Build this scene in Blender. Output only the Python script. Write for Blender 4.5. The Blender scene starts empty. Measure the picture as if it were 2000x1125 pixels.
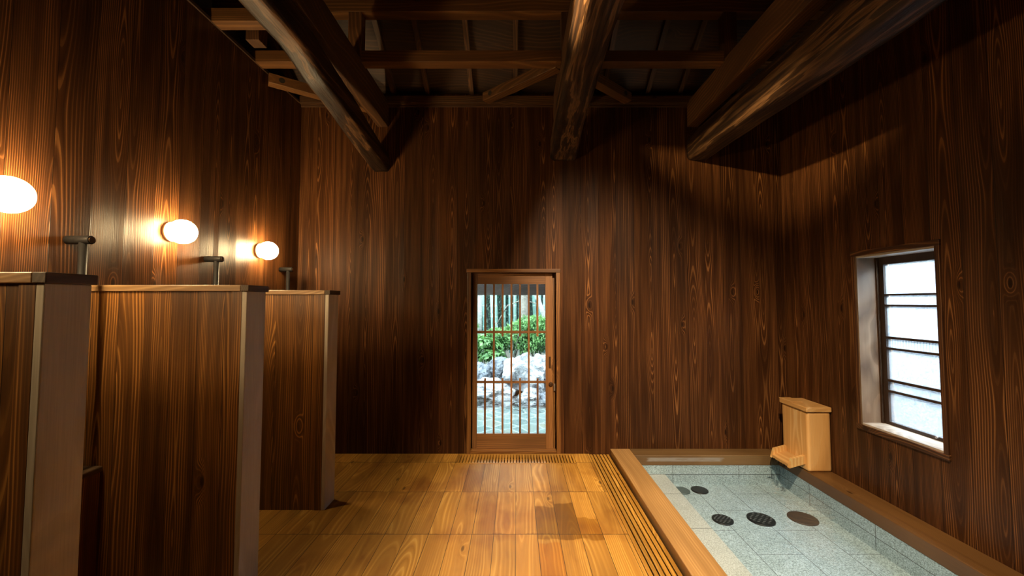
import bpy, bmesh, math, random
from mathutils import Vector, Matrix, noise
R = math.radians
scene = bpy.context.scene
COL = scene.collection

# ------------------------------------------------------------------ camera
H = 1.49
PITCH = R(2.6)
cam_data = bpy.data.cameras.new('camera')
cam_data.sensor_width = 36.0
cam_data.lens = 780.0 / 2000.0 * 36.0
cam_data.shift_x = -7.0 / 2000.0
cam_data.shift_y = -7.9 / 2000.0
cam_data.clip_start = 0.05
cam = bpy.data.objects.new('camera', cam_data)
cam.location = (0, 0, H)
cam.rotation_euler = (R(90) + PITCH, 0, 0)
COL.objects.link(cam)
scene.camera = cam
scene.view_settings.view_transform = 'Standard'
scene.view_settings.look = 'None'
scene.view_settings.exposure = 0.0
scene.view_settings.gamma = 1.0
scene.cycles.use_denoising = True
scene.cycles.max_bounces = 8
scene.cycles.diffuse_bounces = 4
scene.cycles.transparent_max_bounces = 12
scene.cycles.sample_clamp_indirect = 6.0
scene.cycles.caustics_reflective = False
scene.cycles.caustics_refractive = False

# ------------------------------------------------------------------ daylight
SKY = 44.0
world = bpy.data.worlds.new('overcast_sky')
scene.world = world
world.use_nodes = True
bg = world.node_tree.nodes['Background']
bg.inputs['Color'].default_value = (0.74, 0.89, 1.0, 1)
bg.inputs['Strength'].default_value = SKY


def lamp(name, kind, loc, power, color, target=None, **kw):
    l = bpy.data.lights.new(name, kind)
    l.energy = power
    l.color = color
    for k, v in kw.items():
        if k == 'portal':
            l.cycles.is_portal = v
        else:
            setattr(l, k, v)
    o = bpy.data.objects.new(name, l)
    o.location = loc
    if target is not None:
        o.rotation_euler = (Vector(target) - Vector(loc)).to_track_quat('-Z', 'Y').to_euler()
    COL.objects.link(o)
    return o


lamp('sun', 'SUN', (-6, 4, 9), 3.0, (1.0, 0.95, 0.86), target=(-6 + 7, 4 + 3.0, 0), angle=R(6))
# portals only guide the sky light through the openings
lamp('door_portal', 'AREA', (-0.04, 4.14, 0.92), 1, (1, 1, 1), target=(-0.04, 0, 0.92),
     shape='RECTANGLE', size=0.9, size_y=1.7, portal=True)
lamp('window_portal', 'AREA', (2.95, 2.85, 1.2), 1, (1, 1, 1), target=(0, 2.85, 1.2),
     shape='RECTANGLE', size=0.7, size_y=1.4, portal=True)
# ceiling spotlights fixed high between the log beams
WARM = (1.0, 0.76, 0.48)
lamp('ceiling_spot', 'SPOT', (0.735, 0.9, 3.43), 1300, WARM, target=(0.48, 2.8, 0.1),
     spot_size=R(102), spot_blend=1.0, shadow_soft_size=0.06)
lamp('beam_spot', 'SPOT', (-0.12, 1.75, 3.16), 420, (1.0, 0.72, 0.36), target=(0.38, 2.12, 3.24),
     spot_size=R(50), spot_blend=0.6, shadow_soft_size=0.03)

# ------------------------------------------------------------------ node helpers


class NT:
    def __init__(self, name):
        self.m = bpy.data.materials.new(name)
        self.m.use_nodes = True
        self.t = self.m.node_tree
        self.t.nodes.clear()
        self.out = self.t.nodes.new('ShaderNodeOutputMaterial')

    def n(self, typ, **kw):
        nd = self.t.nodes.new(typ)
        for k, v in kw.items():
            setattr(nd, k, v)
        return nd

    def put(self, sock, v):
        if v is None:
            return
        if hasattr(v, 'is_output'):
            self.t.links.new(v, sock)
        else:
            if sock.type == 'RGBA' and len(v) == 3:
                v = (*v, 1)
            sock.default_value = v

    def math(self, op, a, b=None, c=None, clamp=False):
        nd = self.n('ShaderNodeMath', operation=op, use_clamp=clamp)
        for i, v in enumerate((a, b, c)):
            self.put(nd.inputs[i], v)
        return nd.outputs[0]

    def vec(self, x, y, z):
        nd = self.n('ShaderNodeCombineXYZ')
        for i, v in enumerate((x, y, z)):
            self.put(nd.inputs[i], v)
        return nd.outputs[0]

    def noise(self, vec, scale=1.0, detail=2.0, rough=0.5):
        nd = self.n('ShaderNodeTexNoise')
        self.put(nd.inputs['Vector'], vec)
        nd.inputs['Scale'].default_value = scale
        nd.inputs['Detail'].default_value = detail
        nd.inputs['Roughness'].default_value = rough
        return nd.outputs['Fac']

    def ramp(self, fac, stops):
        nd = self.n('ShaderNodeValToRGB')
        self.put(nd.inputs['Fac'], fac)
        e = nd.color_ramp.elements
        while len(e) < len(stops):
            e.new(0.5)
        for el, (p, c) in zip(e, stops):
            el.position = p
            el.color = (*c, 1) if len(c) == 3 else c
        return nd.outputs['Color']

    def mix(self, fac, a, b, blend='MIX'):
        nd = self.n('ShaderNodeMix', data_type='RGBA', blend_type=blend)
        self.put(nd.inputs[0], fac)
        self.put(nd.inputs[6], a)
        self.put(nd.inputs[7], b)
        return nd.outputs[2]

    def white(self, v):
        nd = self.n('ShaderNodeTexWhiteNoise', noise_dimensions='1D')
        self.put(nd.inputs['W'], v)
        return nd.outputs['Value']

    def smooth(self, v, a, b, lo=0.0, hi=1.0):
        nd = self.n('ShaderNodeMapRange', interpolation_type='SMOOTHSTEP')
        self.put(nd.inputs['Value'], v)
        nd.inputs['From Min'].default_value = a
        nd.inputs['From Max'].default_value = b
        nd.inputs['To Min'].default_value = lo
        nd.inputs['To Max'].default_value = hi
        return nd.outputs['Result']

    def coords(self):
        tc = self.n('ShaderNodeTexCoord')
        sp = self.n('ShaderNodeSeparateXYZ')
        self.t.links.new(tc.outputs['Object'], sp.inputs[0])
        return tc.outputs['Object'], sp.outputs

    def bump(self, h, strength=0.3, dist=0.01):
        nd = self.n('ShaderNodeBump')
        nd.inputs['Strength'].default_value = strength
        nd.inputs['Distance'].default_value = dist
        self.put(nd.inputs['Height'], h)
        return nd.outputs['Normal']

    def principled(self, color, rough=0.5, normal=None, **kw):
        nd = self.n('ShaderNodeBsdfPrincipled')
        self.put(nd.inputs['Base Color'], color)
        self.put(nd.inputs['Roughness'], rough)
        if normal is not None:
            self.put(nd.inputs['Normal'], normal)
        for k, v in kw.items():
            self.put(nd.inputs[k.replace('_', ' ')], v)
        self.t.links.new(nd.outputs[0], self.out.inputs['Surface'])
        return nd


def wood(name, axes, cols, w=None, rowlen=None, row0=0.0, u0=0.0, ring=95.0, rough=0.42, coat=0.0,
         bump=0.25, var=0.5, damp=0.16, rand=False, gap=0.0016, tscale=0.6, knots=1.0, wobble=0.045, line=0.85, extra=None, vstretch=1.0, fibre=0.35, spec=0.5):
    """Sawn timber: growth rings cut by a board whose pith wanders along the grain."""
    k = NT(name)
    obj, sp = k.coords()
    u, t, v = (sp['XYZ'.index(c.upper())] for c in axes)
    seed = None
    if rand:
        oi = k.n('ShaderNodeObjectInfo')
        seed = k.math('MULTIPLY', oi.outputs['Random'], 61.7)
    uo, vo = u, v
    if w:
        q = k.math('DIVIDE', k.math('SUBTRACT', u, u0), w)
        kid = k.math('FLOOR', q)
        ul = k.math('MULTIPLY', k.math('SUBTRACT', k.math('SUBTRACT', q, kid), 0.5), w)
        edge = k.math('SUBTRACT', w / 2, k.math('ABSOLUTE', ul))
        if rowlen:
            q2 = k.math('DIVIDE', k.math('SUBTRACT', v, row0), rowlen)
            rid = k.math('FLOOR', q2)
            vl = k.math('MULTIPLY', k.math('SUBTRACT', k.math('SUBTRACT', q2, rid), 0.5), rowlen)
            edge2 = k.math('SUBTRACT', rowlen / 2, k.math('ABSOLUTE', vl))
            edge = k.math('MINIMUM', edge, edge2)
            kid = k.math('ADD', kid, k.math('MULTIPLY', rid, 57.31))
        if seed is not None:
            kid = k.math('ADD', kid, seed)
    else:
        ul = u
        edge = None
        kid = seed if seed is not None else 3.7
    r1 = k.white(kid)
    r2 = k.white(k.math('ADD', kid, 0.37))
    span = w if w else 0.12
    cofs = k.math('MULTIPLY', k.math('SUBTRACT', r1, 0.5), span * 1.3)
    vk = k.math('ADD', k.math('MULTIPLY', v, 0.55 * vstretch), k.math('MULTIPLY', r2, 40.0))
    d = k.noise(k.vec(k.math('MULTIPLY', kid, 5.3), vk, 0.0), 1.0, 1.5)
    d = k.math('MULTIPLY', k.math('SUBTRACT', d, 0.45), damp * 3.0)
    a = k.math('SUBTRACT', ul, cofs)
    # slow sideways wander of the grain
    wob = k.noise(k.vec(k.math('MULTIPLY', ul, 5.0), k.math('MULTIPLY', v, 1.3), k.math('MULTIPLY', kid, 3.1)), 1.0, 2.0)
    wob = k.math('MULTIPLY', k.math('SUBTRACT', wob, 0.5), wobble)
    # knots
    vor = k.n('ShaderNodeTexVoronoi', voronoi_dimensions='2D')
    k.put(vor.inputs['Vector'], k.vec(k.math('ADD', k.math('MULTIPLY', uo, 2.2), k.math('MULTIPLY', t, 1.1 * (tscale > 0))),
                                      k.math('MULTIPLY', vo, 0.75), 0.0))
    vor.inputs['Scale'].default_value = 1.0
    kd = vor.outputs['Distance']
    kn = k.smooth(kd, 0.0, 0.10, knots, 0.0)
    dd = k.math('ADD', k.math('MULTIPLY', t, tscale), d)
    r = k.math('SQRT', k.math('ADD', k.math('MULTIPLY', a, a), k.math('MULTIPLY', dd, dd)))
    r = k.math('ADD', r, wob)
    r = k.math('ADD', r, k.math('MULTIPLY', kn, 0.04))
    ph = k.math('MULTIPLY', r, k.math('MULTIPLY', ring, k.math('ADD', 0.62, k.math('MULTIPLY', r1, 0.75))))
    fr = k.math('FRACT', ph)
    lw = k.noise(k.vec(k.math('MULTIPLY', r, 24.0), k.math('MULTIPLY', v, 0.8), kid), 1.0, 1.0)
    fib = k.noise(k.vec(k.math('MULTIPLY', u, 240.0), k.math('MULTIPLY', v, 5.0), k.math('MULTIPLY', t, 240.0)), 1.0, 2.0, 0.6)
    dark, mid, lite = cols
    base = k.ramp(fr, [(0.0, mid), (0.45, dark), (0.72, mid), (line, lite), (0.97, lite), (1.0, mid)])
    flat = k.ramp(lw, [(0.25, dark), (0.75, mid)])
    c = k.mix(k.smooth(lw, 0.38, 0.66, 0.12, 0.85), flat, base)
    c = k.mix(fibre, c, k.ramp(fib, [(0.3, (0.25, 0.25, 0.25)), (0.7, (1, 1, 1))]), 'MULTIPLY')
    big = k.noise(k.vec(k.math('MULTIPLY', uo, 2.5), k.math('MULTIPLY', vo, 0.9), k.math('MULTIPLY', t, 2.5)), 1.0, 2.0)
    val = k.math('ADD', k.math('MULTIPLY', k.math('SUBTRACT', r2, 0.5), var), k.smooth(big, 0.25, 0.75, 0.78, 1.22))
    val = k.math('MAXIMUM', val, 0.25)
    c = k.mix(1.0, c, k.vec(val, val, val), 'MULTIPLY')
    c = k.mix(k.smooth(kd, 0.012, 0.03, 0.85 * knots, 0.0), c, tuple(x * 0.35 for x in dark))
    hgt = k.math('ADD', k.math('MULTIPLY', fr, 0.5), k.math('MULTIPLY', fib, 0.5))
    if edge is not None:
        g = k.smooth(edge, gap * 0.4, gap * 1.2, 0.0, 1.0)
        c = k.mix(g, tuple(x * 0.15 for x in dark), c)
        hgt = k.math('MULTIPLY', hgt, g)
    if extra:
        c = extra(k, c, sp)
    ro = k.math('ADD', rough - 0.08, k.math('MULTIPLY', fib, 0.16))
    k.principled(c, ro, k.bump(hgt, bump, 0.004), Coat_Weight=coat, Coat_Roughness=0.25, Specular_IOR_Level=spec)
    return k.m


# wood colours: dark stained cedar, honey floor, pale hinoki
DK = ((0.0247, 0.0081, 0.0024), (0.0776, 0.0275, 0.0079), (0.2293, 0.0977, 0.0305))
PN = ((0.0675, 0.0248, 0.0058), (0.243, 0.0968, 0.0213), (0.54, 0.258, 0.0658))
FL = ((0.2992, 0.1331, 0.0191), (0.4576, 0.2292, 0.0392), (0.5456, 0.3031, 0.0655))
RM = ((0.3, 0.1584, 0.0525), (0.42, 0.2332, 0.084), (0.5, 0.2948, 0.1155))
CAPC = ((0.24, 0.125, 0.050), (0.38, 0.215, 0.090), (0.48, 0.29, 0.135))
PST = ((0.50, 0.43, 0.345), (0.62, 0.545, 0.455), (0.68, 0.61, 0.515))
BM = ((0.050, 0.020, 0.0068), (0.115, 0.048, 0.015), (0.20, 0.092, 0.030))
BMO = ((0.095, 0.038, 0.011), (0.18, 0.077, 0.022), (0.27, 0.127, 0.041))
DRW = ((0.143, 0.06, 0.0187), (0.242, 0.105, 0.034), (0.341, 0.165, 0.0578))
HIN = ((0.56, 0.2852, 0.088), (0.72, 0.4048, 0.144), (0.8, 0.506, 0.224))
LOG = ((0.009, 0.004, 0.002), (0.042, 0.019, 0.0075), (0.15, 0.075, 0.031))
GRY = ((0.10, 0.085, 0.07), (0.17, 0.15, 0.125), (0.24, 0.215, 0.19))


def wet(k, c, sp):
    """Two boards still wet from the bath, plus pale scuffs."""
    x, y = sp[0], sp[1]
    nz = k.noise(k.vec(k.math('MULTIPLY', x, 9), k.math('MULTIPLY', y, 9), 0.0), 1.0, 3.0)
    jit = k.math('MULTIPLY', k.math('SUBTRACT', nz, 0.5), 0.12)
    yy = k.math('ADD', y, jit)

    def rect(c, x0, x1, y0, y1, col, f):
        m = k.math('MULTIPLY', k.smooth(x, x0 - 0.002, x0 + 0.002), k.smooth(x, x1 - 0.002, x1 + 0.002, 1, 0))
        m = k.math('MULTIPLY', m, k.math('MULTIPLY', k.smooth(yy, y0 - 0.01, y0 + 0.01), k.smooth(yy, y1 - 0.01, y1 + 0.01, 1, 0)))
        return k.mix(k.math('MULTIPLY', m, f), c, col, 'MULTIPLY')
    c = rect(c, 0.14, 0.28, 2.58, 2.99, (0.62, 0.58, 0.24), 1.0)
    c = rect(c, 0.28, 0.42, 2.58, 3.03, (0.54, 0.48, 0.16), 1.0)
    c = rect(c, 0.42, 0.56, 2.58, 2.82, (0.70, 0.64, 0.35), 1.0)
    c = rect(c, 0.14, 0.28, 1.6, 2.55, (0.90, 0.74, 0.40), 1.0)
    q = k.math('DIVIDE', k.math('SUBTRACT', y, 2.635), 0.575)
    fr = k.math('MULTIPLY', k.math('SUBTRACT', q, k.math('FLOOR', q)), 0.575)
    sm = k.noise(k.vec(k.math('MULTIPLY', x, 3.0), k.math('MULTIPLY', k.math('FLOOR', q), 3.3), 1.0), 1.0, 4.0, 0.7)
    wid = k.math('MULTIPLY', k.smooth(sm, 0.45, 0.75), 0.07)
    wid = k.math('ADD', wid, 0.001)
    near = k.math('SUBTRACT', 1.0, k.math('DIVIDE', fr, wid), None, True)
    c = k.mix(k.math('MULTIPLY', near, 0.8), c, (0.42, 0.34, 0.25), 'MULTIPLY')
    wv = k.noise(k.vec(k.math('MULTIPLY', x, 5.0), k.math('MULTIPLY', y, 1.1), 8.0), 1.0, 4.0, 0.65)
    c = k.mix(k.smooth(wv, 0.50, 0.72, 0.0, 0.6), c, (0.52, 0.42, 0.32), 'MULTIPLY')
    st = k.noise(k.vec(k.math('MULTIPLY', x, 2.1), k.math('MULTIPLY', y, 1.6), 3.0), 1.0, 3.0)
    c = k.mix(k.smooth(st, 0.52, 0.66, 0.0, 0.55), c, (0.55, 0.40, 0.28), 'MULTIPLY')
    return c


def limescale(k, c, sp):
    """Dried mineral smear on the upright of the back rim."""
    x, z = sp[0], sp[2]
    nz = k.noise(k.vec(k.math('MULTIPLY', x, 9), 0.0, k.math('MULTIPLY', z, 40)), 1.0, 3.0)
    xx = k.math('ADD', x, k.math('MULTIPLY', nz, 0.15))
    m = k.math('MULTIPLY', k.smooth(xx, 1.30, 1.36), k.smooth(xx, 2.0, 2.03, 1, 0))
    m = k.math('MULTIPLY', m, k.math('MULTIPLY', k.smooth(z, 0.025, 0.03, 1, 0), k.smooth(z, -0.012, -0.004)))
    return k.mix(k.math('MULTIPLY', m, k.smooth(nz, 0.2, 0.6, 0.3, 0.75)), c, (0.26, 0.24, 0.22))


M = {}
M['wall_y'] = wood('dark_cedar_back', 'xyz', DK, w=0.178, u0=-2.19, spec=0.12, rough=0.50, bump=0.35, damp=0.10, tscale=0.0, wobble=0.02, vstretch=0.8)
M['wall_x'] = wood('dark_cedar_side', 'yxz', DK, w=0.178, u0=4.0, spec=0.25, rough=0.40, bump=0.35, damp=0.10, tscale=0.0, wobble=0.02, vstretch=0.8)
M['panel'] = wood('dark_cedar_panel', 'xyz', PN, w=0.135, rough=0.40, bump=0.3, damp=0.10, rand=True, tscale=0.0, wobble=0.02)
M['ledge'] = wood('dark_cedar_ledge', 'yxz', PN, w=0.135, rough=0.40, bump=0.3)
M['floor'] = wood('honey_floor', 'xzy', FL, w=0.140, rowlen=0.575, row0=2.635 - 0.575 * 8, ring=60, rough=0.58, spec=0.3, bump=0.12,
                  var=0.30, damp=0.16, gap=0.002, extra=wet, fibre=0.15)
M['slat'] = wood('grate_slat_long', 'xzy', FL, ring=60, rough=0.35, bump=0.12, var=0.35, rand=True, fibre=0.15)
M['slat_rail'] = wood('grate_rail', 'yzx', FL, ring=60, rough=0.35, bump=0.12, var=0.3, rand=True, fibre=0.15)
M['rim_y'] = wood('bath_rim_long', 'xzy', RM, ring=70, rough=0.42, bump=0.15, rand=True, fibre=0.2)
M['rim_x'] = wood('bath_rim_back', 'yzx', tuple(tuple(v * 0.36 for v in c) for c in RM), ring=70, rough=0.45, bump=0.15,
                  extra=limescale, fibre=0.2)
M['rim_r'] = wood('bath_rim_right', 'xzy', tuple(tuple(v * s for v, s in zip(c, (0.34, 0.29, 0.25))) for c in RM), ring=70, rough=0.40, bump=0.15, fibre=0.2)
M['cap'] = wood('cap_board', 'yzx', CAPC, ring=80, rough=0.45, bump=0.15, rand=True, fibre=0.2, knots=0.0)
M['cap_end'] = wood('cap_end_grain', 'xzy', ((0.07, 0.04, 0.02), (0.11, 0.065, 0.033), (0.14, 0.085, 0.045)), ring=110, rough=0.6, bump=0.2, rand=True)
M['post'] = wood('end_post', 'yxz', PST, ring=70, rough=0.5, bump=0.12, rand=True, fibre=0.2, var=0.2, knots=0.0)
M['strip'] = wood('panel_strip', 'xyz', PN, ring=70, rough=0.45, bump=0.15, rand=True)
M['beam_y'] = wood('square_beam', 'xzy', BM, ring=60, rough=0.55, bump=0.3, rand=True)
M['beam_x'] = wood('cross_beam', 'zyx', BMO, ring=60, rough=0.5, bump=0.3, rand=True)
M['plate'] = wood('wall_plate', 'zyx', BM, ring=60, rough=0.55, bump=0.3)
M['beam_z'] = wood('roof_post', 'xyz', BM, ring=60, rough=0.55, bump=0.3, rand=True)
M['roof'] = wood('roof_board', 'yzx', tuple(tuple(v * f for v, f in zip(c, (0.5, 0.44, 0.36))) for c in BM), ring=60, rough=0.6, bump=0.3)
M['door_z'] = wood('door_wood_upright', 'xyz', DRW, ring=80, rough=0.40, bump=0.15, rand=True, fibre=0.2)
M['door_x'] = wood('door_wood_level', 'zyx', DRW, ring=80, rough=0.40, bump=0.15, rand=True, fibre=0.2)
M['frame_z'] = wood('frame_wood_upright', 'xyz', PN, ring=70, rough=0.42, bump=0.25, rand=True)
M['frame_x'] = wood('frame_wood_level', 'zyx', PN, ring=70, rough=0.42, bump=0.25, rand=True)
M['wframe_z'] = wood('window_trim_upright', 'yxz', DK, ring=70, rough=0.45, bump=0.2, rand=True)
M['wframe_y'] = wood('window_trim_level', 'xzy', DK, ring=70, rough=0.45, bump=0.2, rand=True)
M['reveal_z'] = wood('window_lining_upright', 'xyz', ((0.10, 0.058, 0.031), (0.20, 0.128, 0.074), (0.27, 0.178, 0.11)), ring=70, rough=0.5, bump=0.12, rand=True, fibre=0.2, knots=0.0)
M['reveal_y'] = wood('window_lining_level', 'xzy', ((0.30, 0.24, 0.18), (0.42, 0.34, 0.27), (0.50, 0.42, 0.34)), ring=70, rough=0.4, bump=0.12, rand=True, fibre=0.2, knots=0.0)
M['sash'] = wood('window_sash', 'yxz', ((0.022, 0.011, 0.006), (0.045, 0.022, 0.012), (0.07, 0.036, 0.02)), ring=80, rough=0.5, bump=0.2, knots=0.0)
M['hinoki_z'] = wood('hinoki_upright', 'yxz', HIN, ring=38, rough=0.45, bump=0.03, fibre=0.15, var=0.2, rand=True, knots=0.0)
M['hinoki_y'] = wood('hinoki_level', 'xzy', HIN, ring=38, rough=0.45, bump=0.03, fibre=0.15, var=0.2, rand=True, knots=0.0)
M['hinoki_end'] = wood('hinoki_end', 'xzy', tuple(tuple(min(0.8, v * 1.15) for v in c) for c in HIN), ring=30, rough=0.5, bump=0.02, fibre=0.1, knots=0.0)
M['eave'] = wood('weathered_beam', 'zyx', GRY, ring=80, rough=0.7, bump=0.3)


def logmat():
    k = NT('old_log')
    obj, sp = k.coords()
    x, y, z = sp[0], sp[1], sp[2]
    n1 = k.noise(k.vec(k.math('MULTIPLY', x, 9.0), k.math('MULTIPLY', y, 0.55), k.math('MULTIPLY', z, 9.0)), 1.0, 4.0, 0.6)
    n2 = k.noise(k.vec(k.math('MULTIPLY', x, 70.0), k.math('MULTIPLY', y, 5.0), k.math('MULTIPLY', z, 70.0)), 1.0, 3.0, 0.6)
    rg = k.math('FRACT', k.math('MULTIPLY', n1, 4.0))
    c = k.ramp(rg, [(0.0, LOG[1]), (0.4, LOG[0]), (0.7, LOG[1]), (0.95, LOG[2]), (1.0, LOG[1])])
    c = k.mix(0.6, c, k.ramp(n2, [(0.3, (0.3, 0.3, 0.3)), (0.7, (1, 1, 1))]), 'MULTIPLY')
    h = k.math('ADD', k.math('MULTIPLY', n1, 0.8), k.math('MULTIPLY', n2, 0.12))
    k.principled(c, 0.48, k.bump(h, 0.6, 0.03), Specular_IOR_Level=0.35)
    return k.m


def plain(name, col, rough=0.5, metal=0.0, **kw):
    k = NT(name)
    obj, sp = k.coords()
    nz = k.noise(obj, 40.0, 3.0)
    c = k.mix(k.smooth(nz, 0.3, 0.7, 0.0, 0.35), col, tuple(v * 0.6 for v in col))
    k.principled(c, rough, Metallic=metal, **kw)
    return k.m


def granite(name, joints=None, lo=(0.095, 0.135, 0.16), hi=(0.62, 0.765, 0.86)):
    k = NT(name)
    obj, sp = k.coords()
    n1 = k.noise(obj, 120.0, 3.0, 0.7)
    n2 = k.noise(obj, 420.0, 1.0)
    n3 = k.noise(obj, 6.0, 3.0)
    f = k.math('ADD', k.math('MULTIPLY', n1, 0.65), k.math('MULTIPLY', n2, 0.35))
    c = k.ramp(f, [(0.36, lo), (0.47, tuple((a + b) / 2 for a, b in zip(lo, hi))), (0.60, hi)])
    c = k.mix(k.smooth(n3, 0.35, 0.7, 0.0, 0.3), c, (0.62, 0.66, 0.62), 'MULTIPLY')
    if joints:
        x, y, z = sp[0], sp[1], sp[2]
        e = joints(k, x, y, z)
        g = k.smooth(e, 0.0012, 0.0030)
        c = k.mix(g, (0.07, 0.08, 0.085), c)
    k.principled(c, 0.55)
    return k.m


def modedge(k, v, o, s):
    q = k.math('DIVIDE', k.math('SUBTRACT', v, o), s)
    fl = k.math('FLOOR', q)
    fr = k.math('SUBTRACT', q, fl)
    e = k.math('MULTIPLY', k.math('MINIMUM', fr, k.math('SUBTRACT', 1.0, fr)), s)
    return e, fl


def jfloor(k, x, y, z):
    e, fl = modedge(k, x, 1.64, 0.31)
    odd = k.math('MODULO', k.math('ABSOLUTE', fl), 2.0)
    e2, _ = modedge(k, k.math('SUBTRACT', y, k.math('MULTIPLY', odd, 0.285)), 2.79, 0.57)
    return k.math('MINIMUM', e, e2)


def jwall(k, x, y, z):
    e, _ = modedge(k, k.math('ADD', x, y), 5.31, 0.62)
    e2, _ = modedge(k, z, -0.128, 0.30)
    return k.math('MINIMUM', e, e2)


def jledge(k, x, y, z):
    e, _ = modedge(k, y, 2.93, 0.52)
    return e


M['log'] = logmat()
M['granite_floor'] = granite('granite_floor', jfloor)
M['granite_wall'] = granite('granite_wall', jwall)
M['granite_ledge'] = granite('granite_ledge', jledge, (0.27, 0.285, 0.29), (0.72, 0.745, 0.75))
M['black'] = plain('black_metal', (0.010, 0.009, 0.009), 0.5, 0.0, Specular_IOR_Level=0.08)
M['steel'] = plain('brushed_steel', (0.45, 0.45, 0.45), 0.35, 0.9)
M['drain'] = plain('dark_drain', (0.010, 0.011, 0.013), 0.4, 0.3)
M['drain_brown'] = plain('brown_drain', (0.05, 0.038, 0.034), 0.5, 0.2)
M['drain_pale'] = plain('grey_drain', (0.13, 0.17, 0.18), 0.45, 0.4)
M['channel'] = plain('drain_channel', (0.02, 0.015, 0.01), 0.8)
M['bronze'] = plain('dark_bronze', (0.10, 0.055, 0.03), 0.4, 0.8)
M['lampbase'] = plain('lamp_base', (0.20, 0.10, 0.04), 0.4)
M['backdrop'] = plain('window_backdrop', (0.078, 0.080, 0.082), 0.9)  # kept dark so the wall added outside the window does not clip
M['soil'] = plain('garden_soil', (0.045, 0.04, 0.025), 0.95)
M['deep_green'] = plain('deep_green', (0.006, 0.014, 0.010), 0.95)
M['outer'] = plain('outer_wall', (0.10, 0.08, 0.06), 0.9)

LAMP_L = 135.0


def glowmat():
    k = NT('lit_opal_glass')
    e = k.n('ShaderNodeEmission')
    e.inputs['Color'].default_value = (1.0, 0.72, 0.36, 1)
    e.inputs['Strength'].default_value = LAMP_L
    k.t.links.new(e.outputs[0], k.out.inputs['Surface'])
    return k.m


M['glow'] = glowmat()


def sheet(name, normal_fn=None, tint=(1, 1, 1), f0=1.33, rough=0.02, opac=None, body=None):
    """Clear sheet: what it does not mirror it lets through."""
    k = NT(name)
    obj, sp = k.coords()
    fres = k.n('ShaderNodeFresnel')
    fres.inputs['IOR'].default_value = f0
    gl = k.n('ShaderNodeBsdfGlossy')
    gl.inputs['Roughness'].default_value = rough
    tr = k.n('ShaderNodeBsdfTransparent')
    tr.inputs['Color'].default_value = (*tint, 1)
    if normal_fn:
        nrm = normal_fn(k, obj, sp)
        k.t.links.new(nrm, fres.inputs['Normal'])
        k.t.links.new(nrm, gl.inputs['Normal'])
    mx = k.n('ShaderNodeMixShader')
    k.t.links.new(fres.outputs[0], mx.inputs[0])
    k.t.links.new(tr.outputs[0], mx.inputs[1])
    k.t.links.new(gl.outputs[0], mx.inputs[2])
    res = mx.outputs[0]
    k.t.links.new(res, k.out.inputs['Surface'])
    return k.m


def ripples(k, obj, sp):
    x, y = sp[0], sp[1]
    dx = k.math('SUBTRACT', x, 2.34)
    dy = k.math('SUBTRACT', y, 3.6)
    dist = k.math('SQRT', k.math('ADD', k.math('MULTIPLY', dx, dx), k.math('MULTIPLY', dy, dy)))
    n = k.noise(obj, 9.0, 2.0)
    wv = k.math('SINE', k.math('ADD', k.math('MULTIPLY', dist, 70.0), k.math('MULTIPLY', n, 14.0)))
    amp = k.smooth(dist, 0.0, 1.5, 1.0, 0.05)
    h = k.math('ADD', k.math('MULTIPLY', wv, k.math('MULTIPLY', amp, 0.3)), k.math('MULTIPLY', n, 0.5))
    return k.bump(h, 0.18, 0.02)


def pondripple(k, obj, sp):
    return k.bump(k.noise(obj, 5.0, 3.0), 0.25, 0.03)


M['water'] = sheet('bath_water', ripples, (0.90, 0.955, 0.975))
M['pondwater'] = sheet('pond_water', pondripple, (0.88, 0.95, 0.94), 1.03)
M['clear'] = sheet('tinted_glass', None, (0.64, 0.67, 0.67), 1.45, 0.0)


def frosted(name, ribbed=False):
    k = NT(name)
    obj, sp = k.coords()
    if ribbed:
        f = k.math('MULTIPLY', k.math('ADD', k.math('SINE', k.math('MULTIPLY', sp[1], 300.0)), 1.0), 0.5)
    else:
        f = k.smooth(k.noise(obj, 100.0, 2.0, 0.7), 0.36, 0.58)
    tr = k.n('ShaderNodeBsdfTransparent')
    k.put(tr.inputs['Color'], k.mix(f, (0.60, 0.66, 0.72), (0.97, 0.98, 0.98)))
    tl = k.n('ShaderNodeBsdfTranslucent')
    tl.inputs['Color'].default_value = (0.8, 0.84, 0.88, 1)
    mx = k.n('ShaderNodeMixShader')
    mx.inputs[0].default_value = 0.12
    k.t.links.new(tr.outputs[0], mx.inputs[1])
    k.t.links.new(tl.outputs[0], mx.inputs[2])
    gl = k.n('ShaderNodeBsdfGlossy')
    gl.inputs['Roughness'].default_value = 0.3
    m2 = k.n('ShaderNodeMixShader')
    m2.inputs[0].default_value = 0.05
    k.t.links.new(mx.outputs[0], m2.inputs[1])
    k.t.links.new(gl.outputs[0], m2.inputs[2])
    k.t.links.new(m2.outputs[0], k.out.inputs['Surface'])
    return k.m


M['frost'] = frosted('patterned_glass')
M['ribbed'] = frosted('ribbed_glass', True)


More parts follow.
